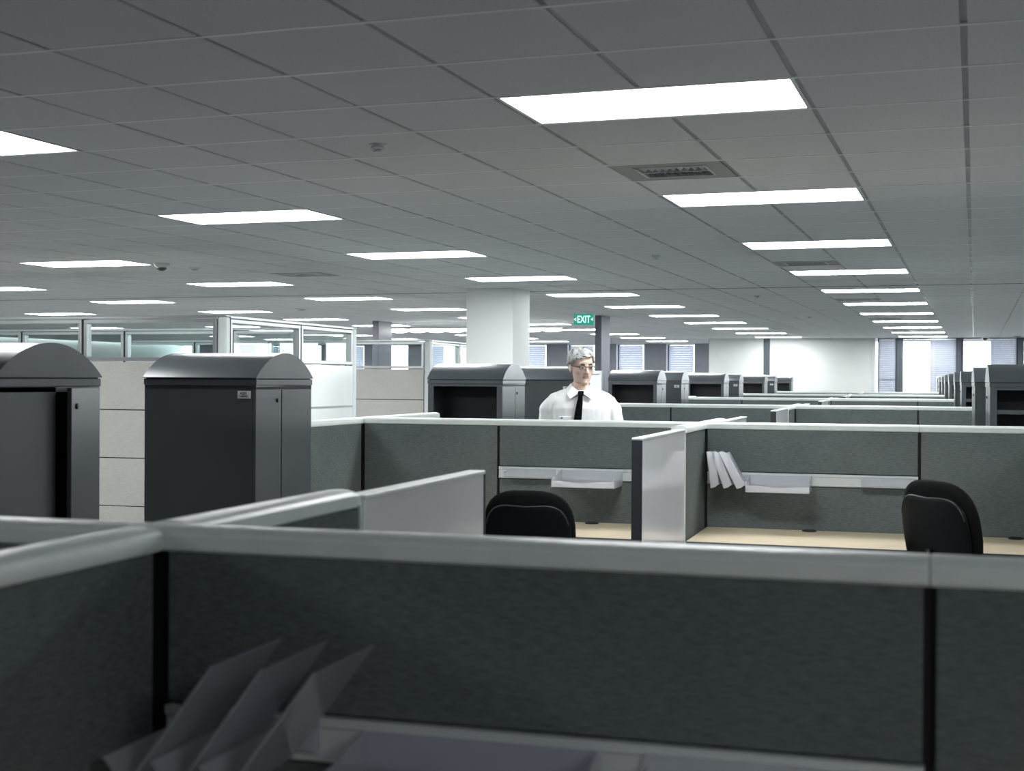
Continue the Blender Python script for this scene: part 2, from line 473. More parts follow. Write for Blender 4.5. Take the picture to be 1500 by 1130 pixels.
for c, r, lab, rad in ((-11.6, 12.6, 'flat dark disc on the ceiling right of the dome sensor', .06), (1.47, 52.6, 'dark dome camera at the ceiling above the right windows', .11), (2.7, 50.8, 'flat dark ceiling disc above the rightmost window', .16), (-16.2, 25.2, 'flat dark ceiling disc above the glass office corner', .11)):
    x, y, _ = cw(gx(c), gy(r))
    t = thing('ceiling_sensor', lab, 'sensor', (x, y, CEIL_Z + .001))
    part('ring', MB().lathe([(rad, 0), (rad, -.01), (rad * .8, -.02)], seg=20), 'sensor_white', t, 40)
    part('lens', MB().ball((0, 0, -.02), (rad * .6, rad * .6, rad * (.6 if 'dome camera' in lab else .15))), 'sensor_dark' if 'dome camera' in lab else 'vent_plate', t, True)

# ------------------------------------------------------------------ end wall and windows
SILL = .75
def sill_wall(name, x0, x1, y):
    struct(cframe(name, MB().box(x0, x1, y, y + .25, 0, SILL), 'wall_grey'))
wl = struct(cframe('wall_end', MB().box(-5.28, -2.60, YF, YF + .3, 0, CEIL_Z + .03), 'wall_paint'))
struct(cframe('wall_end_panel', MB().box(-6.95, -5.46, YF + .0, YF + .3, 0, CEIL_Z + .03), 'wall_paint'))
struct(cframe('trim_1', MB().box(-5.46, -5.28, YF + .05, YF + .3, 0, CEIL_Z + .03), 'mullion'))
struct(cframe('trim_2', MB().box(-2.60, -2.50, YF - .02, YF + .25, 0, CEIL_Z + .03), 'end_white'))
struct(cframe('wall_return', MB().box(-6.95, -6.75, YF + .3, 42.1, 0, CEIL_Z + .03), 'wall_grey'))
sill_wall('wall_sill', -2.5, XR, YF)
sill_wall('wall_sill_rear', XL, -6.95, 41.8)

def window(n, x0, x1, y, transom, parentlab):
    """fixed light: frame (two jambs, head, sill, transom) and a pane"""
    o = struct(cframe('window_%d' % n, MB().box(x0, x0 + .05, y, y + .12, SILL, CEIL_Z + .03).box(x1 - .05, x1, y, y + .12, SILL, CEIL_Z + .03).box(x0 + .05, x1 - .05, y, y + .12, SILL, SILL + .05).box(x0 + .05, x1 - .05, y, y + .12, CEIL_Z - .03, CEIL_Z + .03), 'mullion'))
    part('pane', MB().box(x0 + .05, x1 - .05, y + .05, y + .062, SILL + .05, CEIL_Z - .03), 'window_glass', o)
    if transom: part('transom', MB().box(x0 + .05, x1 - .05, y + .02, y + .1, transom - .025, transom + .025), 'mullion', o)
    return o

def blind(x0, x1, y, z0, lab, pitch=.05):
    px, py, _ = cw((x0 + x1) / 2, y)
    t = thing('window_blind', lab, 'blind', (px, py, 0), -CA, 'window blinds')
    w = (x1 - x0) / 2
    m = MB(); z = CEIL_Z - .06
    while z > z0:
        m.add([(-w, -.016, z), (w, -.016, z), (w, .016, z - pitch * .93), (-w, .016, z - pitch * .93), (-w, -.016, z - .002), (w, -.016, z - .002), (w, .016, z - pitch * .93 - .002), (-w, .016, z - pitch * .93 - .002)],
              [(0, 1, 2, 3), (7, 6, 5, 4), (0, 4, 5, 1), (1, 5, 6, 2), (2, 6, 7, 3), (3, 7, 4, 0)])
        z -= pitch
    s = part('slats', m, 'blind_slat', t); s['kind'] = 'stuff'
    part('headrail', MB().box(-w, w, -.03, .03, CEIL_Z - .05, CEIL_Z - .005), 'aluminium', t)
    part('bottom_rail', MB().box(-w, w, -.02, .02, z0 - .03, z0), 'aluminium', t)
    for sx in (-.7, .7): part('cord', MB().box(sx * w - .003, sx * w + .003, -.019, -.017, z0, CEIL_Z - .05), 'plate_white', t)

wn = 1
xs = [-2.5, -1.9, -.39, 1.09, 2.6, 4.1, 5.6, 7.1, 8.6]
BL = ['blue-grey window blind beside the white end wall', 'half-drawn window blind left of the second right-hand mullion', 'window blind left of the rightmost mullion in view', 'window blind at the right picture edge']
for i in range(len(xs) - 1):
    a, b = xs[i], xs[i + 1]
    struct(cframe('trim_%d' % (i + 3), MB().box(b - .055, b + .055, YF - .04, YF + .2, 0, CEIL_Z + .03), 'mullion'))
    window(wn, a + .055, b - .055, YF + .04, 1.62 if i == 0 else None, ''); wn += 1
    if i == 0: blind(a + .09, b - .09, YF - .0, 1.0, BL[0])
    elif i < 4: blind(a + (b - a) * .52, b - .08, YF - .0, 1.0, BL[i])
# rear-left windows between grey piers
per, x = 1.62, -7.55
k = 0
RB = {1: 'pale window blind between two grey piers left of the white wall', 2: 'blue-grey window blind right of the dark column', 3: 'blue-grey window blind left of the dark column', 4: 'blue-grey window blind right of the white column'}
while x > XL + 1:
    # pier from x-.72 to x, window from x to x+.64 (first) / +.9
    struct(cframe('trim_%d' % (20 + k), MB().box(x - .72, x, 41.65, 42.05, 0, CEIL_Z + .03), 'pier_paint'))
    window(wn, x, x + per - .72 if k else -6.95, 41.85, None, ''); wn += 1
    if k in RB: blind(x + .06, x + per - .78, 41.75, 1.0, RB[k], .07)
    elif k % 2 == 0 and k > 4: blind(x + .06, x + per - .78, 41.75, 1.0, 'window blind far behind the glass offices, %s left of the white column' % ORD[(k - 4) // 2 - 1], .07)
    x -= per; k += 1
struct(cframe('wall_header', MB().box(XL, -6.95, 41.7, 42.1, CEIL_Z - .02, CEIL_Z + .06), 'wall_paint'))

# columns
def column(name, lab, x0, x1, y0, y1, mat):
    px, py, _ = cw((x0 + x1) / 2, (y0 + y1) / 2)
    w, d = (x1 - x0) / 2, (y1 - y0) / 2
    o = link(name, MB().box(-w, w, -d, d, 0, CEIL_Z + .004, .006).mesh(name, mat), None, (px, py, 0), -CA)
    struct(o); o['label'] = lab
    part('base_trim', MB().box(-w - .012, w + .012, -d - .012, d + .012, 0, .1), 'plinth', o)
    return o
column('column_white', 'square white column reaching the ceiling left of the person', -6.13, -5.50, 16.05, 16.72, 'column_white')
column('column_dark', 'slim grey column beside the green exit sign', -6.42, -6.30, 23.25, 23.85, 'column_grey')
column('column_dark', 'slim grey column above the rear glass office', -11.38, -11.24, 24.55, 25.2, 'column_grey')

# long suspended lamp behind the white column
x, y, _ = cw(-9.6, 25.6)
t = thing('suspended_lamp', 'long glowing suspended lamp with bulging lenses behind the white column', 'light', (x, y, CEIL_Z - .16), -CA)
part('body', MB().box(-1.85, 1.85, -.09, .09, .03, .07, .01), 'lamp_frame', t)
for i in range(9):
    part('bulb', MB().ball((-1.65 + i * .4125, 0, 0), (.21, .07, .04), 8, 14), 'lamp_lens', t, True)
for sx in (-1.5, 0, 1.5): part('rod', MB().tube([(sx, 0, .06), (sx, 0, .17)], .008, 6), 'aluminium', t)

# exit sign
t = thing('exit_sign', 'green illuminated EXIT sign hanging from the ceiling', 'sign', (-5.345, 22.0, 2.60), YAW * .4)
part('housing', MB().box(-.175, .175, .0, .05, -.1, .1, .006), 'sensor_white', t)
part('face', MB().box(-.168, .168, -.006, .0, -.093, .093), 'exit_green', t)
for txt, xx, sz in (('EXIT', 0, .165), ('<', -.143, .10), ('<', .143, .10)):
    me = text_mesh(txt, sz, .002, 'exit_letters', .0015)
    lo = link('lettering', me, t, (xx, -.0085, 0)); lo.scale = (.66 if txt == 'EXIT' else .75, 1, 1)
part('stem', MB().tube([(0, .025, .1), (0, .025, CEIL_Z - 2.60)], .012, 8), 'aluminium', t)

# ------------------------------------------------------------------ cubicle partitions
CAPZ = 1.35
def cap_profile(w=.043):
    n = 8
    p = [(-w, CAPZ - .036), (-w, CAPZ - .014)]
    for i in range(n + 1):
        a = math.pi - math.pi * i / n
        p.append((math.cos(a) * w, CAPZ - .014 + math.sin(a) * .014))
    p += [(w, CAPZ - .036), (w - .006, CAPZ - .036), (w - .006, CAPZ - .04), (-w + .006, CAPZ - .04), (-w + .006, CAPZ - .036)]
    return p
def cap_mesh(L, round_end):
    def f():
        m = MB(); pr = cap_profile()
        if not round_end:
            return m.prism(pr, 'x', .0008, L - .0008).mesh('cap', 'cap_paint', 35)
        rings = []
        for s, k in ((.0008, 1), (L - .05, 1), (L - .025, .97), (L - .01, .86), (L - .002, .62)):
            rings.append([(s, y * (1 if k == 1 else (.6 + .4 * k)), (z - (CAPZ - .036)) * k + CAPZ - .036 if z > CAPZ - .036 else z) for y, z in pr])
        return m.loft(rings).mesh('cap', 'cap_paint', 35)
    return shared(('cap', round(L, 3), round_end), f)
def panel(label, x, y, L, rz=0., rail=False, end=None, group='grey cubicle partition panels', ja=False, jb=False):
    """fabric partition running along local +x from (x, y); front is local -y"""
    t = thing('cubicle_panel', label, 'partition', (x, y, 0), rz, group)
    key = round(L, 3)
    link('core', shared(('core', key), lambda: MB().box(0, L, -.024, .024, .06, 1.312).mesh('core', 'black_core')), t)
    link('plinth', shared(('pl', key), lambda: MB().box(.004, L - .004, -.03, .03, 0, .075).mesh('plinth', 'plinth')), t)
    g = .0085
    def tile(z0, z1, sgn):
        g0 = .019 if rz else (.046 if ja else g)
        g1 = .046 if jb else g
        return shared(('tile', key, z0, z1, sgn, g0, g1), lambda: MB().box(g0, L - g1, min(sgn * .0242, sgn * .036), max(sgn * .0242, sgn * .036), z0, z1, .002).mesh('fabric_tile', 'panel_fabric'))
    for sgn, rl in ((-1, rail), (1, False)):
        for z0, z1 in (((.09, .99), (1.068, 1.309)) if rl else ((.09, 1.309),)):
            link('fabric_tile', tile(z0, z1, sgn), t)
        if rl:
            def fr():
                m = MB()
                m.prism([(.0242, .994), (.043, .994), (.047, .998), (.047, 1.004), (.040, 1.006), (.040, 1.046), (.046, 1.05), (.046, 1.064), (.0242, 1.064)] if sgn > 0 else
                        [(-.0242, .994), (-.043, .994), (-.047, .998), (-.047, 1.004), (-.040, 1.006), (-.040, 1.046), (-.046, 1.05), (-.046, 1.064), (-.0242, 1.064)], 'x', .047 if ja else .006, L - (.047 if jb else .006))
                return m.mesh('tool_rail', 'rail_white')
            link('tool_rail', shared(('rail', key, sgn, ja, jb), fr), t)
    link('cap', cap_mesh(L, end == 'round'), t)
    if end: part('end_post', MB().box(L, L + .012, -.037, .037, 0, 1.318, .003), 'end_white', t)
    return t

def screen(label, x, y0, y1, dark_far):
    """low white marker board standing on from a return panel, along y"""
    t = thing('white_screen', label, 'screen', (x, y0, 0), 0, 'white cubicle screens')
    L = y1 - y0
    b = part('board', MB().box(-.021, .022, .012, L - .012, .09, 1.322, .001), 'board_white', t)
    part('top_trim', MB().box(-.024, .025, .004, L - .004, 1.322, 1.333, .002), 'cap_paint', t)
    a = (L - .012, L) if dark_far else (0, .012)
    part('end_trim', MB().box(-.023, .024, *a, .05, 1.3215), 'desk_edge', t, label='dark end edge')
    a = (0, .012) if dark_far else (L - .012, L)
    part('end_trim', MB().box(-.023, .024, *a, .05, 1.3215), 'end_white', t)
    for yy in (.15, L - .2): part('foot', MB().box(-.02, .02, yy, yy + .06, 0, .09), 'plinth', t)
    return t

SP = [1.96, 7.83, 13.81, 19.72, 25.84, 32.05]
XJ = [-3.34, -2.42, -1.20, .02, .78]
ROW = ['front', 'second', 'third', 'fourth', 'fifth', 'sixth']
for i, Y in enumerate(SP):
    rn = ROW[i] + ' partition row'
    panel('grey fabric panel at the left end of the %s' % rn, XJ[0] + .0, Y, XJ[1] - XJ[0], ja=True)
    panel({0: 'grey fabric panel left of the cross joint in the front partition row', 1: 'grey fabric panel directly below the standing person', }.get(i, 'grey fabric panel left of the white screen in the %s' % rn), XJ[1], Y, XJ[2] - XJ[1], 0, i < 2, None, jb=True)
    panel({0: 'large dark fabric panel filling the foreground, holding the file sorter', 1: 'grey fabric panel with white tool rail right of the white screen'}.get(i, 'grey fabric panel right of the white screen in the %s' % rn), XJ[2], Y, XJ[3] - XJ[2], 0, i < 2, None, ja=True)
    panel({0: 'dark fabric panel at the lower right corner, right of the black seam', 1: 'dark fabric panel behind the right-hand chair'}.get(i, 'grey fabric panel before the right-hand cabinets in the %s' % rn), XJ[3], Y, XJ[4] - XJ[3], jb=True)
    if i < 3: panel('grey fabric panel at the right picture edge of the %s' % rn, XJ[4], Y, 1.22, ja=True)
    # side panels (returns) running off the row at the two joints
    e = .0445
    for j, (xj, far_l, near_l) in enumerate(((XJ[0], 1.36, 1.36 if i < 2 else 1.15), (XJ[2], .77 if i == 0 else .86, .74), (XJ[4], 1.36, 1.36))):
        w = ('left end', 'middle joint', 'right end')[j]
        d_far = {(0, 1): 'short fabric side panel with rounded white cap behind the front row', (1, 0): 'side panel with white cap left of the open cabinet, behind the second row'}.get((i, j), 'side panel running back from the %s of the %s' % (w, rn))
        panel(d_far, xj, Y + e, far_l - e, R(90), False, 'round' if j == 1 else 'post')
        if i == 0 and j != 1: continue
        d_near = {(0, 1): 'dark fabric side panel at the lower left, coming toward the camera', (1, 1): 'short fabric side panel with white end post beside the file sorter', (1, 0): 'fabric side panel right of the closed cabinet with the label'}.get((i, j), 'side panel coming forward from the %s of the %s' % (w, rn))
        t = panel(d_near, xj, Y - e, near_l - e, R(-90), False, 'post')
    if i == 0:
        screen('white screen behind the front row, left of the chair', XJ[2] + .012, Y + .79, 3.63, True)
    else:
        screen('white screen standing back from the %s' % rn, XJ[2] + .012, Y + .88, Y + 1.95, True)
        screen({1: 'glossy white screen with dark end edge, between the two chairs'}.get(i, 'white screen in front of the %s' % rn), XJ[2] + .012, Y - 1.93, Y - .755, False)

# ------------------------------------------------------------------ storage cabinets with barrel tops
CW_, CD, EAVE = .6, .61, 1.588
def arc_profile(half, rise, n=18):
    rad = (half * half + rise * rise) / (2 * rise); a0 = math.asin(half / rad)
    return [(rad * math.sin(-a0 + 2 * a0 * i / n), rad * math.cos(a0 * (-1 + 2 * i / n)) - rad + rise) for i in range(n + 1)]
def cabinet(label, x, y, open_front, side, ajar=False, tag_text=None):
    """local origin at the middle of the plan; open_front: shelves face -y, else the plain back faces -y. side: +1 door on +x face"""
    t = thing('storage_cabinet', label, 'cabinet', (x + CW_ / 2, y + CD / 2, 0), 0, 'barrel-top storage cabinets')
    s = -1 if open_front else 1           # direction of the shelf opening along y
    w, d = CW_ / 2, CD / 2
    yo = s * d                            # opening plane
    split = -s * .03                      # y of the wall between shelves and wardrobe
    def key(n): return (n, open_front, side, ajar)
    def Y(a, b): return (min(a, b), max(a, b))
    def carcass():
        m = MB(); k = .018
        m.box(-w, -w + k, *Y(yo, split), .06, 1.553)          # shelf side panels
        m.box(w - k, w, *Y(yo, split), .06, 1.553)
        m.box(-w + k, w - k, *Y(split, split + s * k), .06, 1.553)
        yb = -s * d
        m.box(-side * w, -side * (w - k), *Y(split, yb), .06, 1.553) if side < 0 else m.box(-w, -w + k, *Y(split, yb), .06, 1.553)
        m.box(-w + k, w - k, *Y(yb, yb + s * k), .06, 1.553)
        m.box(-w + k, w - k, -d + k, d - k, .06, .08)
        m.box(-w, w, -d, d, 1.535, 1.5545)
        # front stiles of the opening
        m.box(-w + k, -w + .045, *Y(yo, yo - s * .015), .06, 1.535)
        m.box(w - .045, w - k, *Y(yo, yo - s * .015), .06, 1.535)
        return m.mesh('carcass', 'cabinet_paint')
    link('carcass', shared(key('carcass'), carcass), t)
    link('lining', shared(key('lining'), lambda: MB().box(-w + .0185, w - .0185, *Y(split + s * .0185, split + s * .03), .081, 1.534).mesh('lining', 'cabinet_dark')), t)
    for z in (.45, .8, 1.125, 1.40) if side < 0 else (.45, .86, 1.26):
        link('shelf', shared(key('shelf%s' % z), lambda z=z: MB().box(-w + .0455, w - .0455, *Y(yo - s * .004, split + s * .031), z - .03, z, .001).mesh('shelf', 'cabinet_paint')), t)
    link('fascia', shared('fascia', lambda: MB().box(-w - .004, w + .004, -d - .004, d + .004, 1.555, EAVE - .004, .002).mesh('fascia', 'cabinet_paint')), t)
    link('shadow_gap', shared('gap', lambda: MB().box(-w + .004, w - .004, -d + .004, d - .004, EAVE - .004, EAVE).mesh('shadow_gap', 'black_core')), t)
    link('barrel_top', shared('barrel', lambda: MB().prism([(d + .008, EAVE), (-d - .008, EAVE)] + [(p[0], p[1] + EAVE + .004) for p in arc_profile(d + .008, .122)], 'x', -w - .006, w + .006).mesh('barrel_top', 'cabinet_paint', 30)), t)
    link('plinth', shared('cpl', lambda: MB().box(-w + .02, w - .02, -d + .02, d - .02, 0, .06).mesh('plinth', 'plinth')), t)
    # wardrobe door on the side face
    y0, y1 = Y(split, -s * d)
    dw = y1 - y0 - .008
    hinge = -s * d
    def door():                            # local: hinge at y=0, runs toward the split
        a = sorted((0, s * dw))
        return MB().box(0, side * .018, a[0], a[1], .07, 1.55, .002) if side > 0 else MB().box(-.018, 0, a[0], a[1], .07, 1.55, .002)
    do = link('door', shared(key('door'), lambda: door().mesh('door', 'cabinet_paint')), t, (side * (w - .018), hinge, 0))
    lk = link('lock', shared('lock', lambda: MB().lathe([(.011, 0), (.011, .004), (.006, .006)], seg=14).xf(Matrix.Rotation(R(90), 4, 'Y')).mesh('lock', 'lock_metal')), do)
    lk.location = (side * .0185, s * (dw - .045), 1.482)
    if side < 0: lk.rotation_euler = (0, 0, math.pi)
    if ajar: do.rotation_euler = (0, 0, side * s * R(-ajar))
    if tag_text:
        pl = part('name_plate', MB().box(-.0345, .0345, -.0025, 0, -.018, .018, .0006), 'plate_white', t, label='white name plate')
        pl.location = (w - .062, -d - .0002, 1.530 - .02)
        a = shared('txt1', lambda: text_mesh('A201', .017, .0003, 'ink', .0004))
        b = shared('txt2', lambda: text_mesh('TAMERIZ', .0115, .0003, 'ink', .0002))
        link('lettering', a, pl, (-.003, -.0029, .006)); link('lettering', b, pl, (-.003, -.0029, -.0075))
    return t

LX, RX = -3.6, .485
for i in range(len(SP)):
    yA, yB = SP[i] + 1.93, (SP[i + 1] if i + 1 < len(SP) else SP[i] + 6.0) - 2.05
    if i >= 2: yA = SP[i] + 2.3
    ordn = ['nearest', 'second', 'third', 'fourth', 'fifth', 'sixth'][i]
    la = 'dark cabinet at the left picture edge, its side door ajar' if i == 0 else 'open-shelf barrel-top cabinet, %s one along the left row' % ORD[i]
    lb = 'large closed barrel-top cabinet with a white name plate' if i == 0 else ('closed barrel-top cabinet directly behind the person' if i == 1 else 'closed barrel-top cabinet, %s one along the left row' % ORD[i])
    cabinet(la, LX, yA, True, 1, 12 if i == 0 else False)
    if i < 5: cabinet(lb, LX, yB if i < 1 else yB + .2, False, 1, False, i < 5)
    if i >= 1:
        cabinet('large open-shelf cabinet at the right picture edge' if i == 1 else 'open-shelf cabinet, %s one along the right row' % ORD[i - 1], RX, SP[i] + 1.95, True, -1)
        if i < 5: cabinet('closed cabinet with name plate, %s one along the right row' % ORD[i - 1], RX - .02, yB, False, -1, False, True)

# ------------------------------------------------------------------ glass-topped office walls
GZ = 2.13
def office_panel(label, x, y, L, rz, tiles='beige', glass_z=1.735):
    t = thing('office_wall_panel', label, 'partition', (x, y, 0), rz, 'glass-topped office wall panels')
    part('core', MB().box(.002, L - .002, -.022, .022, .05, glass_z - .02), 'black_core', t)
    part('top_rail', MB().box(.0, L, -.04, .04, GZ - .025, GZ, .004), 'aluminium', t)
    part('seam_post', MB().box(-.0115, .0115, -.034, .034, .05, GZ - .026), 'black_core', t)
    g = .012
    fm = MB(); zb, zt = glass_z, GZ - .032
    fm.box(g, L - g, -.036, .036, zb, zb + .032, .003).box(g, L - g, -.036, .036, zt - .032, zt, .003).box(g, g + .034, -.036, .036, zb + .032, zt - .032, .003).box(L - g - .034, L - g, -.036, .036, zb + .032, zt - .032, .003)
    gf = part('glass_frame', fm, 'aluminium', t)
    part('pane', MB().box(g + .034, L - g - .034, -.004, .004, zb + .032, zt - .032), 'pane_glass', gf)
    zs = [glass_z - .008]
    while zs[-1] > .35: zs.append(zs[-1] - .424)
    zs[-1] = .06
    mat = 'beige_fabric' if tiles == 'beige' else 'milk_tile'
    for a, b in zip(zs[:-1], zs[1:]):
        for sgn in (-1, 1):
            q = MB().box(g, L - g, min(sgn * .0222, sgn * .036), max(sgn * .0222, sgn * .036), b + .004, a - .004, .002)
            part('fabric_tile' if tiles == 'beige' else 'glazed_tile', q, mat, t)
        if tiles != 'beige':
            part('tile_rail', MB().box(g, L - g, -.039, .039, b - .012, b + .003, .001), 'aluminium', t)
    part('plinth', MB().box(.004, L - .004, -.03, .03, 0, .05), 'plinth', t)
    return t
def corner_post(label, x, y):
    t = thing('corner_post', label, 'post', (x, y, 0), 0, 'office wall corner posts')
    part('post', MB().box(-.042, .042, -.042, .042, 0, GZ - .012, .014), 'end_white', t)
    part('post_cap', MB().box(-.044, .044, -.044, .044, GZ - .012, GZ, .01), 'aluminium', t)
WY, WX = 10.42, -5.76
fx = [-12.46, -11.12, -9.78, -8.44, -7.10, WX]
FN = ['far-left glass-topped beige wall panel of the front office', 'second glass-topped beige wall panel left of the front office', 'third glass-topped beige wall panel left of the front office', 'glass-topped beige office panel behind the dark left-edge cabinet', 'glass-topped beige office panel between the two left cabinets']
for a, b, lab in list(zip(fx[:-1], fx[1:], FN)):
    if b > -9.7: office_panel(lab, a, WY, b - a, 0)
corner_post('white corner post of the front glass-topped office', WX + .043, WY)
ys = [WY + .045, 11.87, 13.12]
office_panel('first white-tiled side panel with glass top, beside the corner post', WX + .043, ys[0], ys[1] - ys[0], R(90), 'milk')
office_panel('second white-tiled side panel with glass top, left of the rear office', WX + .043, ys[1], ys[2] - ys[1], R(90), 'milk')
corner_post('rear corner post of the front glass-topped office', WX + .043, 13.165)
for n_, (a, b) in enumerate(zip((-11.12, -9.78, -8.44, -7.10), (-9.78, -8.44, -7.10, WX))):
    office_panel(['left', 'inner left', 'inner right', 'right'][n_] + ' back panel of the front office, seen through its glass', a, 13.165, b - a, 0)
WY2, WX2 = 17.4, -6.42
fx = [-11.2, -10.0, -8.82, -7.63, WX2 - .04]
FN = ['far-left beige panel of the rear glass-topped office', 'left beige panel of the rear glass-topped office', 'narrowly visible beige panel of the rear office beside the seam', 'beige panel of the rear office left of the open cabinet']
for a, b, lab in zip(fx[:-1], fx[1:], FN): office_panel(lab, a, WY2, b - a, 0)
corner_post('white corner post of the rear glass-topped office', WX2, WY2)
for i in range(3):
    office_panel(['first', 'second', 'third'][i] + ' side panel of the rear office, behind the white column', WX2, WY2 + .045 + 1.2 * i, 1.2, R(90))
# white framed screen behind the person
t = thing('framed_screen', 'white framed panel behind the person, left of the open cabinet', 'screen', (-4.03, 15.9, 0))
f = MB().box(0, .03, -.02, .02, 0, 1.70, .003).box(.37, .40, -.02, .02, 0, 1.70, .003).box(.03, .37, -.02, .02, 1.66, 1.70, .003).box(.03, .37, -.02, .02, .1, .14, .003)
part('frame', f, 'end_white', t); part('panel', MB().box(.03, .37, -.006, .006, .14, 1.66), 'milk_tile', t)

# ------------------------------------------------------------------ desks
def desk(label, x0, x1, y0, y1, grommets):
    t = thing('desk', label, 'desk', ((x0 + x1) / 2, (y0 + y1) / 2, 0))
    w, d = (x1 - x0) / 2, (y1 - y0) / 2
    part('desktop', MB().box(-w, w, -d, d, .718, .745, .003), 'maple', t)
    part('edge_band', MB().box(-w + .003, w - .003, -d - .003, -d, .72, .743), 'desk_edge', t)
    for sx in (-1, 1):
        part('support', MB().box(sx * (w - .05) - .015, sx * (w - .05) + .015, -d + .12, d - .03, 0, .718, .003), 'plinth', t)
    for gxx, gyy in grommets:
        part('grommet', MB().lathe([(.04, 0), (.04, .006), (.032, .009), (.028, .004)], (gxx - (x0 + x1) / 2, gyy - (y0 + y1) / 2, .745), 18), 'ink', t)
    return t
desk('light wood desk under the tray left of the white screen', -3.29, -1.245, 7.05, 7.79, [(-1.82, 7.72)])
desk('light wood desk in the cubicle with the right-hand chair', -1.155, .735, 7.05, 7.79, [(-.57, 7.735), (.52, 7.735)])
desk('light wood desk below the foreground panel', -1.155, .735, 1.22, 1.92, [(-.3, 1.86)])

# ------------------------------------------------------------------ rail accessories
def letter_tray(label, x, y, w=.37, d=.24, z=.968, mat='tray_acrylic'):
    """open shallow tray hooked on the rail; y is the rail face, tray reaches toward -y"""
    t = thing('letter_tray', label, 'tray', (x, y, z), 0, 'acrylic letter trays')
    n = 10
    k = .004
    part('tray_floor', MB().box(-w / 2, w / 2, -d, -.002, 0, k), mat, t)
    part('back_hook', MB().box(-w / 2, w / 2, -k - .001, -.001, k, .085), mat, t)
    for sx in (-1, 1):
        prof = [(-d, k), (-d, .045), (-d + .02, .058), (-.11, .066), (-.04, .082), (-.006, .086), (-.006, k)]
        x0 = sx * (w / 2 - k) if sx > 0 else -w / 2
        part('side_wall', MB().prism(prof, 'x', x0, x0 + k), mat, t)
    # front lip with a finger scoop
    vs, fs = [], []
    for i in range(n + 1):
        u = -w / 2 + k + (w - 2 * k) * i / n; sc = math.exp(-((u / (w * .2)) ** 2)) * .014
        for yy in (-d, -d + k):
            vs += [(u, yy, k), (u, yy, .038 - sc)]
    for i in range(n):
        a = i * 4; b = a + 4
        fs += [(a, b, b + 1, a + 1), (a + 2, a + 3, b + 3, b + 2), (a + 1, b + 1, b + 3, a + 3), (a, a + 2, b + 2, b)]
    fs += [(0, 1, 3, 2), (n * 4, n * 4 + 2, n * 4 + 3, n * 4 + 1)]
    part('front_lip', MB().add(vs, fs), mat, t)
    return t
def pencil_tray(label, x, y, w, z=1.004, d=.055):
    t = thing('pencil_tray', label, 'tray', (x, y, z), 0, 'clear pencil trays')
    k = .003
    part('trough', MB().prism([(-.001, .0), (-.001, .05), (-.004, .05), (-.004, .004), (-d + .003, .004), (-d + .003, .03), (-d, .03), (-d, 0)], 'x', -w / 2, w / 2), 'clear_acrylic', t)
    for sx in (-w / 2 + k, -.02, w / 2 - k): part('divider', MB().box(sx - .002, sx + .002, -d + .004, -.005, .005, .034), 'clear_acrylic', t)
    return t
def sorter(label, x, y, leans, z, h=.17, depth=.2, pitch=.075, mat='frost_acrylic', front=0.):
    """file sorter: V-shaped slots on the rail with tall leaning plates; a positive lean tips a plate to +x"""
    t = thing('file_sorter', label, 'file sorter', (x, y, z), 0, 'acrylic file sorters')
    k = .005
    n = len(leans)
    for i, lean in enumerate(leans):
        bx = pitch * i
        tx = bx + lean * h
        part('leaning_plate', MB().prism([(bx, 0), (bx + k, 0), (tx + k, h), (tx, h)], 'y', -depth, -.006), mat, t)
        s = 1 if lean > 0 else -1
        wx = bx - s * .036
        part('slot_wing', MB().prism([(bx, 0), (bx + k, 0), (wx + k, .042), (wx, .042)], 'y', -depth, -.006), mat, t)
        if front:                          # closed sleeve front beside the plate
            f0, f1 = -.006, front
            part('sleeve_front', MB().prism([(bx + f0 + .010, 0), (bx + f1 * .6, 0.006), (bx + f1, .02), (tx + f1, h - .004), (tx + f1 * .8, h), (tx + .005, h)], 'y', -depth - .004, -depth), mat, t)
            part('sleeve_top', MB().prism([(bx + f1, .02), (bx + f1 + .004, .02), (tx + f1 + .004, h - .004), (tx + f1, h - .004)], 'y', -depth, -.03), mat, t)
    part('back_bar', MB().box(-.03, pitch * (n - 1) + .05, -.006, -.001, .012, .06), mat, t)
    return t
FY = SP[1] - .0475
letter_tray('frosted letter tray left of the white screen', -1.835, FY, .37)
pencil_tray('clear pencil tray left of the frosted letter tray', -2.21, FY, .31)
letter_tray('frosted letter tray beside the leaning file sorter', -.735, FY, .35, .2)
pencil_tray('clear pencil tray left of the right-hand chair', -.155, FY, .27)
sorter('white file sorter with three plates leaning left', -1.108, FY, (-.12, -.36, -.5), .983, .205, .17, .073, 'frost_acrylic', .042)
FY1 = SP[0] - .0475
sorter('dark translucent file sorter leaning right in the foreground', -1.086, FY1, (.75, .75, .75), 1.0, .185, .22, .078, 'smoke_acrylic')
letter_tray('translucent letter tray at the bottom edge, right of the foreground sorter', -.62, FY1, .37, .25, .966, 'smoke_acrylic')
pencil_tray('clear pencil tray at the bottom edge, below the foreground panel', -.22, FY1, .3)

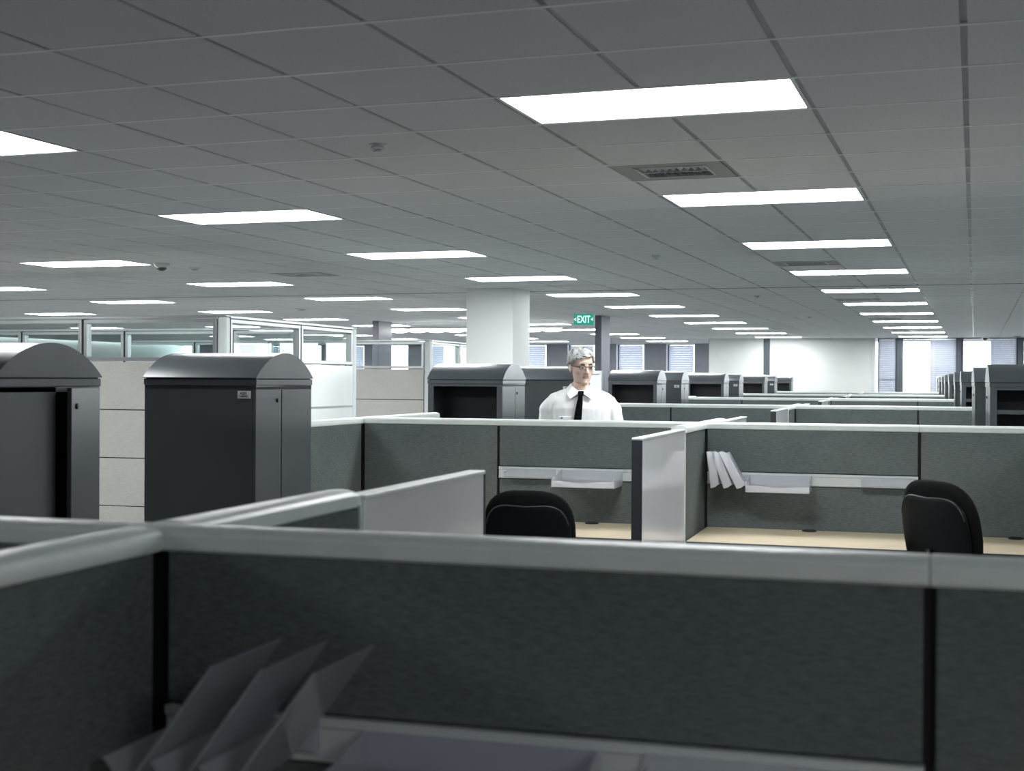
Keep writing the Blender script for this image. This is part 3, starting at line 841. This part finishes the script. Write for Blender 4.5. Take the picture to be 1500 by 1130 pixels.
# ------------------------------------------------------------------ office chairs
def back_outline(w, z0, z1, n=40, dip=0.):
    """rounded outline of a chair back in (u, v): broad shoulders, narrowing to the foot"""
    pts = []
    for i in range(n):
        a = 2 * math.pi * i / n
        ca, sa = math.cos(a), math.sin(a)
        e = 2 / 3.2
        u = math.copysign(abs(ca) ** e, ca); v = math.copysign(abs(sa) ** e, sa)
        k = 1 - .16 * max(0, -v) ** 1.3
        vv = (z0 + z1) / 2 + v * (z1 - z0) / 2
        if v > .5 and dip: vv -= dip * math.cos(u * math.pi) * .5 + dip * .5
        pts.append((u * w / 2 * k, vv))
    return pts
def pad(outline, yc, th, curve, lean, bulge=.014):
    m = MB(); n = len(outline)
    cu = sum(p[0] for p in outline) / n; cv = sum(p[1] for p in outline) / n
    def P(u, v, y): return (u, yc + y - curve * u * u * 1. + lean * (v - .6), v)
    rings = []
    for s, y in ((.25, -bulge), (.6, -bulge * .8), (.88, -bulge * .35), (.97, 0), (1, th * .3), (1, th * .7), (.97, th), (.88, th + bulge * .3), (.6, th + bulge * .6), (.25, th + bulge * .7)):
        rings.append([P(cu + (p[0] - cu) * s, cv + (p[1] - cv) * s, y) for p in outline])
    m.loft(rings)
    return m
def chair(label, x, y, rz, up=0.):
    """faces +y; we see its back"""
    t = thing('office_chair', label, 'chair', (x, y, 0), rz, 'black office chairs')
    part('backrest', pad(back_outline(.472, .52, 1.035), -.19, .05, -.55, -.16), 'chair_black', t, True)
    ol = back_outline(.444, .54, .985, 40, .026)
    sh = part('back_shell', pad(ol, -.212, .02, -.55, -.16, .008), 'chair_shell', t, True)
    rim = [(p[0] * .975, -.211 + .55 * p[0] ** 2 - .16 * (p[1] - .6), p[1] * .995) for p in ol if p[1] > .86]
    rim.sort(key=lambda q: q[0])
    part('piping', MB().tube(rim, .0035, 8), 'chair_pipe', sh, True)
    part('back_strut', MB().tube([(0, .02, .43), (0, -.17, .45), (0, -.235, .55), (0, -.245, .72)], [.022, .022, .024, .018], 10), 'chair_shell', t, True)
    seat = MB(); rg = []
    for s, z in ((.3, .43), (.9, .435), (1, .45), (1, .475), (.95, .495), (.7, .505), (.3, .5)):
        rg.append([(math.copysign(abs(math.cos(a)) ** .6, math.cos(a)) * .245 * s, .05 + math.copysign(abs(math.sin(a)) ** .6, math.sin(a)) * .235 * s, z) for a in [2 * math.pi * i / 32 for i in range(32)]])
    part('seat', seat.loft(rg), 'chair_black', t, True)
    for ch in t.children: ch.location.z += up
    part('gas_post', MB().lathe([(.028, .1), (.028, .26), (.018, .26), (.018, .43 + up)], (0, .03, 0), 16), 'chair_shell', t, 40)
    for i in range(5):
        a = R(90 + 72 * i); c, s = math.cos(a), math.sin(a)
        part('base_arm', MB().tube([(0, .03, .12), (.15 * c, .03 + .15 * s, .105), (.28 * c, .03 + .28 * s, .08)], [.024, .02, .015], 8), 'chair_shell', t, True)
        part('caster', MB().lathe([(.016, -.02), (.027, -.016), (.027, .016), (.016, .02)], seg=14).xf(Matrix.Translation((.28 * c, .03 + .28 * s, .0285)) @ Matrix.Rotation(a, 4, 'Z') @ Matrix.Rotation(R(90), 4, 'Y') @ Matrix.Rotation(R(90), 4, 'X')), 'chair_shell', t, 40)
    return t
chair('black office chair seen from behind, left of the white screen', -1.878, 6.72, R(4))
chair('black office chair turned sideways, at the right', .25, 6.6, R(-50), .105)

# ------------------------------------------------------------------ the person
def fused(name, mb, mat, voxel, smooth, parent, M=None):
    """union of overlapping closed shapes as one continuous surface"""
    me = mb.mesh(name + '_raw', mat)
    o = bpy.data.objects.new(name + '_raw', me); COL.objects.link(o)
    r = o.modifiers.new('r', 'REMESH'); r.mode = 'VOXEL'; r.voxel_size = voxel; r.use_smooth_shade = True
    s = o.modifiers.new('s', 'SMOOTH'); s.factor = .5; s.iterations = smooth
    dg = bpy.context.evaluated_depsgraph_get()
    out = bpy.data.meshes.new_from_object(o.evaluated_get(dg)); out.name = name
    bpy.data.objects.remove(o)
    out.materials.clear(); out.materials.append(MAT[mat])
    out.polygons.foreach_set('use_smooth', [True] * len(out.polygons))
    return link(name, out, parent)

PX, PY = -2.17, 8.86
person = thing('person', 'person in white shirt, black tie and glasses standing behind the partition', 'person', (PX, PY, 0), R(13.5))
HEAD = Matrix.Translation((.004, .0, 1.682)) @ Matrix.Rotation(R(25), 4, 'Z') @ Matrix.Rotation(R(7), 4, 'X')

def ring(cx, cy, z, w, d, e=2.4, n=36, d2=None):
    out = []
    for i in range(n):
        a = 2 * math.pi * i / n; c, s = math.cos(a), math.sin(a)
        dd = d if s < 0 or d2 is None else d2
        out.append((cx + math.copysign(abs(c) ** (2 / e), c) * w, cy + math.copysign(abs(s) ** (2 / e), s) * dd, z))
    return out
def torso(m, grow=0., z_lo=.84, z_hi=2.):
    sec = [(.84, .165, .105), (.92, .172, .112), (1.0, .165, .11), (1.1, .168, .112), (1.22, .182, .12), (1.32, .195, .126), (1.40, .198, .122), (1.45, .188, .108), (1.49, .150, .088), (1.52, .105, .074), (1.545, .068, .064)]
    m.loft([ring(0, .012 if z > 1.4 else 0, z, w + grow, d + grow) for z, w, d in sec if z_lo <= z <= z_hi])
    return m
# head shapes, face toward -y, origin between the eyes
hd = MB()
hd.ball((0, .016, .032), (.0735, .094, .085), 20, 32)
hd.loft([ring(0, -.012, z, w, d, 2.2, 32, .05) for z, w, d in ((.04, .064, .072), (.0, .066, .0715), (-.03, .0655, .070), (-.055, .0635, .070), (-.078, .058, .070), (-.098, .047, .068), (-.112, .033, .062), (-.120, .018, .054))])
hd.capsule((-.038, -.064, .020), (.038, -.064, .020), .0155, .0155)          # brow ridge
hd.capsule((0, -.078, .012), (0, -.097, -.034), .0085, .0125)                # nose bridge and tip
hd.ball((-.011, -.086, -.039), (.0085, .011, .0085)); hd.ball((.011, -.086, -.039), (.0085, .011, .0085))
hd.capsule((-.017, -.068, -.066), (.017, -.068, -.066), .0125, .0125)        # mouth mound
hd.ball((0, -.068, -.101), (.025, .018, .018))                               # chin
for s in (-1, 1):
    hd.ball((s * .038, -.050, -.026), (.027, .022, .027))                     # cheekbone
    hd.ball((s * .0735, .016, -.012), (.0085, .019, .032))                   # ear
    hd.ball((s * .0745, .012, -.034), (.007, .010, .012))
hd.xf(HEAD)
bd = MB()
bd.add(hd.v, hd.f)
bd.capsule((.002, .036, 1.60), (0, .026, 1.47), .050, .058, 24)              # neck
torso(bd, -.022, .80)
# arms, hands, legs, feet
for s in (-1, 1):
    sh, el, wr = (s * .192, .012, 1.435), (s * .262, .03, 1.15), (s * .262, -.05, .90)
    bd.capsule((s * .175, .012, 1.41), el, .044, .038); bd.capsule(el, wr, .037, .027)
    pm = (s * .258, -.075, .83)
    bd.capsule(wr, pm, .026, .030)
    for j, (dx, ln) in enumerate(((-.028, .070), (-.009, .080), (.010, .076), (.028, .060))):
        k0 = (s * .256, -.078 + dx, .805); k1 = (s * .250, -.082 + dx, .805 - ln * .5); k2 = (s * .240, -.080 + dx, .805 - ln)
        bd.capsule(k0, k1, .0105, .0095, 10); bd.capsule(k1, k2, .0095, .008, 10)
    bd.capsule((s * .248, -.098, .855), (s * .238, -.128, .815), .012, .010, 10); bd.capsule((s * .238, -.128, .815), (s * .234, -.132, .785), .010, .0085, 10)
    bd.capsule((s * .09, 0, .86), (s * .10, -.005, .48), .078, .056); bd.capsule((s * .10, -.005, .48), (s * .105, .02, .10), .053, .036)
    bd.capsule((s * .107, .035, .05), (s * .115, -.15, .035), .036, .03)
body = fused('body', bd, 'skin', .0042, 5, person)
# shirt
st = MB(); torso(st, .004, .84, 1.53)
for s in (-1, 1):
    st.capsule((s * .175, .012, 1.432), (s * .212, .016, 1.385), .066, .066, 20)
    st.capsule((s * .205, .014, 1.40), (s * .268, .03, 1.15), .064, .055, 20); st.capsule((s * .268, .03, 1.15), (s * .265, -.045, .93), .054, .043, 20)
    st.capsule((s * .05, .014, 1.495), (s * .165, .013, 1.452), .052, .054, 20)
shirt = fused('shirt', st, 'shirt_cloth', .006, 14, body)
# soft creases pushed into the cloth
me = shirt.data
new = []
for p, nv in [(v.co.copy(), v.normal.copy()) for v in me.vertices]:
    n = noise.noise(Vector((p.x * 16, p.y * 9, p.z * 6 + 4))) * .5 + noise.noise(Vector((p.x * 34 + 7, p.y * 20, p.z * 9))) * .5
    new += (p + nv * (n * (.011 if abs(p.x) > .13 else .006)))[:]
me.vertices.foreach_set('co', new); me.update()
part('placket', MB().loft([[(x * sx - .0, -.125 + yo - (0 if z > 1.2 else 0), z) for x, yo, sx in ((.016, 0, 1), (.016, .02, 1), (.016, .02, -1), (.016, 0, -1))] for z in (.9, 1.1)] ), 'shirt_cloth', shirt)
part('pocket', MB().box(-.145, -.055, -.131, -.118, 1.24, 1.345, .003), 'shirt_cloth', shirt, label='breast pocket')
part('button', MB().lathe([(.006, 0), (.006, .003), (.004, .004)], seg=10).xf(Matrix.Translation((-.125, -.131, 1.335)) @ Matrix.Rotation(R(90), 4, 'X')), 'ink', shirt)
# collar: stand band and two wings
band = MB(); rg = []
for i in range(25):
    a = R(-90 + 12) + (2 * math.pi - R(24)) * i / 24
    ca, sa = math.cos(a), math.sin(a)
    zt = 1.560 + .022 * max(0, sa) - .050 * max(0, -sa); zb = 1.520 - .012 * max(0, -sa)
    rg.append([(ca * .066, .018 + sa * .068, zt), (ca * .071, .018 + sa * .073, zt - .002), (ca * .083, .018 + sa * .085, zb), (ca * .074, .018 + sa * .076, zb)])
band.loft(rg)
collar = part('collar', band, 'shirt_cloth', shirt, True)
for s in (-1, 1):
    w = MB()
    top = [(s * .068, -.006, 1.566), (s * .055, -.042, 1.548), (s * .031, -.066, 1.527), (s * .009, -.082, 1.509)]
    low = [(s * .105, -.030, 1.522), (s * .092, -.080, 1.494), (s * .070, -.112, 1.462), (s * .022, -.106, 1.494)]
    vs = [Vector(p) for p in top] + [Vector(p) for p in low]
    vs += [v + Vector((0, .006, -.003)) for v in vs]
    fs = []
    for i in range(3):
        fs += [(i, i + 1, 5 + i, 4 + i), (8 + i, 12 + i, 13 + i, 9 + i), (i, 8 + i, 9 + i, i + 1), (4 + i, 5 + i, 13 + i, 12 + i)]
    fs += [(0, 4, 12, 8), (3, 11, 15, 7)]
    part('collar_wing', w.add(vs, fs), 'shirt_cloth', collar)
# tie
def strip(m, pts, th=.007):
    m.loft([[(c - w, y, z), (c, y - .004, z), (c + w, y, z), (c + w, y + th, z), (c - w, y + th, z)] for c, w, y, z in pts]); return m
tie = part('tie', strip(MB(), [(-.001, .013, -.128, 1.482), (-.006, .020, -.136, 1.44), (-.013, .0235, -.142, 1.38), (-.020, .026, -.146, 1.32), (-.024, .029, -.147, 1.24), (-.026, .032, -.140, 1.12), (-.026, .036, -.132, 1.0), (-.026, .018, -.132, .955), (-.026, .002, -.132, .94)]), 'tie_cloth', body)
part('knot', strip(MB(), [(.001, .015, -.088, 1.516), (.001, .020, -.106, 1.508), (.000, .018, -.128, 1.492), (-.001, .0125, -.136, 1.474)], .02), 'tie_cloth', tie)
# trousers, belt, shoes
tr = MB()
tr.loft([ring(0, .0, z, w, d) for z, w, d in ((.76, .16, .12), (.84, .178, .122), (.92, .18, .12), (.985, .176, .12))])
for s in (-1, 1):
    tr.capsule((s * .092, 0, .82), (s * .10, -.005, .48), .094, .074, 20); tr.capsule((s * .10, -.005, .48), (s * .105, .015, .11), .072, .058, 20)
fused('trousers', tr, 'trouser_cloth', .01, 5, body)
part('belt', MB().loft([ring(0, 0, .955, .184, .128), ring(0, 0, .99, .184, .128)]), 'leather', body)
for s in (-1, 1):
    sm = MB(); sm.loft([[(s * .112 + u * w, y, z) for u, z in ((-1, .0), (1, .0), (1, .03), (.7, h), (-.7, h), (-1, .03))] for y, w, h in ((.085, .034, .09), (.03, .04, .10), (-.05, .044, .085), (-.13, .045, .06), (-.19, .036, .05), (-.215, .018, .035))])
    part('shoe', sm, 'leather', body, True)
# face details
def hpart(name, mb, mat, parent=body, smooth=True):
    return part(name, mb.xf(HEAD), mat, parent, smooth)
for s in (-1, 1):
    e = hpart('eye', MB().ball((s * .031, -.0695, .001), (.0125, .0115, .0070)), 'eye_white')
    hpart('iris', MB().ball((s * .031 + .003, -.0800, -.002), (.0058, .0025, .0052)), 'eye_iris', e)
    hpart('eyelid', MB().capsule((s * .031 - .013, -.0755, .0050), (s * .031 + .013, -.0755, .0050), .0062, .0062, 10), 'skin', e)
    hpart('eyebrow', MB().tube([(s * .014, -.0815, .0185), (s * .026, -.083, .0225), (s * .038, -.0775, .0235), (s * .050, -.066, .018)], [.0035, .0048, .0045, .0018], 8), 'brow_hair')
hpart('lip', MB().capsule((-.019, -.0785, -.064), (.019, -.0785, -.064), .0042, .0042, 10), 'lip')
hpart('lip', MB().capsule((-.016, -.0785, -.0715), (.016, -.0785, -.0715), .0045, .0045, 10), 'lip')
# glasses
gl = part('glasses', MB().tube([(-.011, -.0925, .004), (0, -.0955, .007), (.011, -.0925, .004)], .0016, 6).xf(HEAD), 'glasses_frame', body, True)
for s in (-1, 1):
    rim = []
    for i in range(25):
        a = 2 * math.pi * i / 24; c, q = math.cos(a), math.sin(a)
        u = math.copysign(abs(c) ** .6, c) * .0215; v = math.copysign(abs(q) ** .6, q) * .0125
        xx = s * (.0325) + u
        rim.append((xx, -.0945 + (abs(xx) - .012) * .22, -.001 + v))
    hpart('rim', MB().tube(rim, [.0024 if r[2] > 0 else .0009 for r in rim], 6), 'glasses_frame', gl)
    hpart('lens', MB().loft([[(p[0], p[1] - .0004, p[2]) for p in rim[:-1]], [(p[0], p[1] + .0004, p[2]) for p in rim[:-1]]]), 'lens_glass', gl, False)
    hpart('temple', MB().tube([(s * .054, -.086, .006), (s * .074, -.070, .006), (s * .0795, .0, .005), (s * .079, .028, -.006)], [.0028, .0028, .0024, .0018], 6), 'glasses_frame', gl)
# hair: a cap of short grey hair with combed locks
def scalp(d, k=1.):
    """point of the hair surface in direction d"""
    c = Vector((0, .018, .036)); r = Vector((.0925, .1085, .0945)) * k
    return c + Vector((d.x * r.x, d.y * r.y, d.z * r.z))
def hairy(d):
    p = scalp(d); j = .010 * noise.noise(d * 9)
    if p.y < -.05:                        # forehead: fringe combed across from his left parting
        return p.z > .072 - .30 * max(0, -p.x - .005) + .10 * max(0, p.x - .02) + j
    if p.y < -.012: return p.z > .006 + (-.012 - p.y) * 1.0 + j
    if p.y < .034: return p.z > .016 + j
    return p.z > -.078 + j
b = bmesh.new(); bmesh.ops.create_uvsphere(b, u_segments=72, v_segments=48, radius=1)
bmesh.ops.delete(b, geom=[f for f in b.faces if not hairy(f.calc_center_median().normalized())], context='FACES')
outer = {}
for v in b.verts:
    d = v.co.normalized()
    k = 1 + .035 * noise.noise(Vector((d.x * 7, d.y * 3, d.z * 7))) + .02 * noise.noise(d * 14)
    if v.is_boundary: k -= .03
    v.co = scalp(d, k)
geo = bmesh.ops.extrude_face_region(b, geom=b.faces[:])
for v in [g for g in geo['geom'] if isinstance(g, bmesh.types.BMVert)]:
    v.co = Vector((0, .018, .036)) + (v.co - Vector((0, .018, .036))) * .84
hm = MB(); hm.bm(b)
hair = hpart('hair', hm, 'hair_grey')
lk = MB(); rng = random.Random(11); n_l = 0
while n_l < 120:
    d = Vector((rng.gauss(0, 1), rng.gauss(0, 1), rng.gauss(.3, 1))).normalized()
    if not hairy(d) : continue
    # comb: from the crown out and down, fringe to his left
    crown = Vector((.12, .35, .9)).normalized()
    tg = (d - crown * d.dot(crown))
    if tg.length < .15: continue
    tg.normalize()
    if d.y < -.2 and d.z > .2: tg = (tg + Vector((-.9, 0, 0))).normalized()
    pts, rr, q = [], [], d.copy()
    ln = rng.uniform(.5, .95); ok = True
    for i in range(6):
        pts.append(scalp(q, .955 + .045 * math.sin(math.pi * i / 5)))
        q = (q + tg * ln / 5).normalized()
        rr.append(.0065 * (1 - .8 * (i / 5) ** 2))
        if i > 2 and not hairy(q): break
    if len(pts) < 4: continue
    rr = rr[:len(pts)]; rr[-1] = .0008
    lk.tube(pts, rr, 6); n_l += 1
hpart('locks', lk, 'hair_grey', hair)['kind'] = 'stuff'
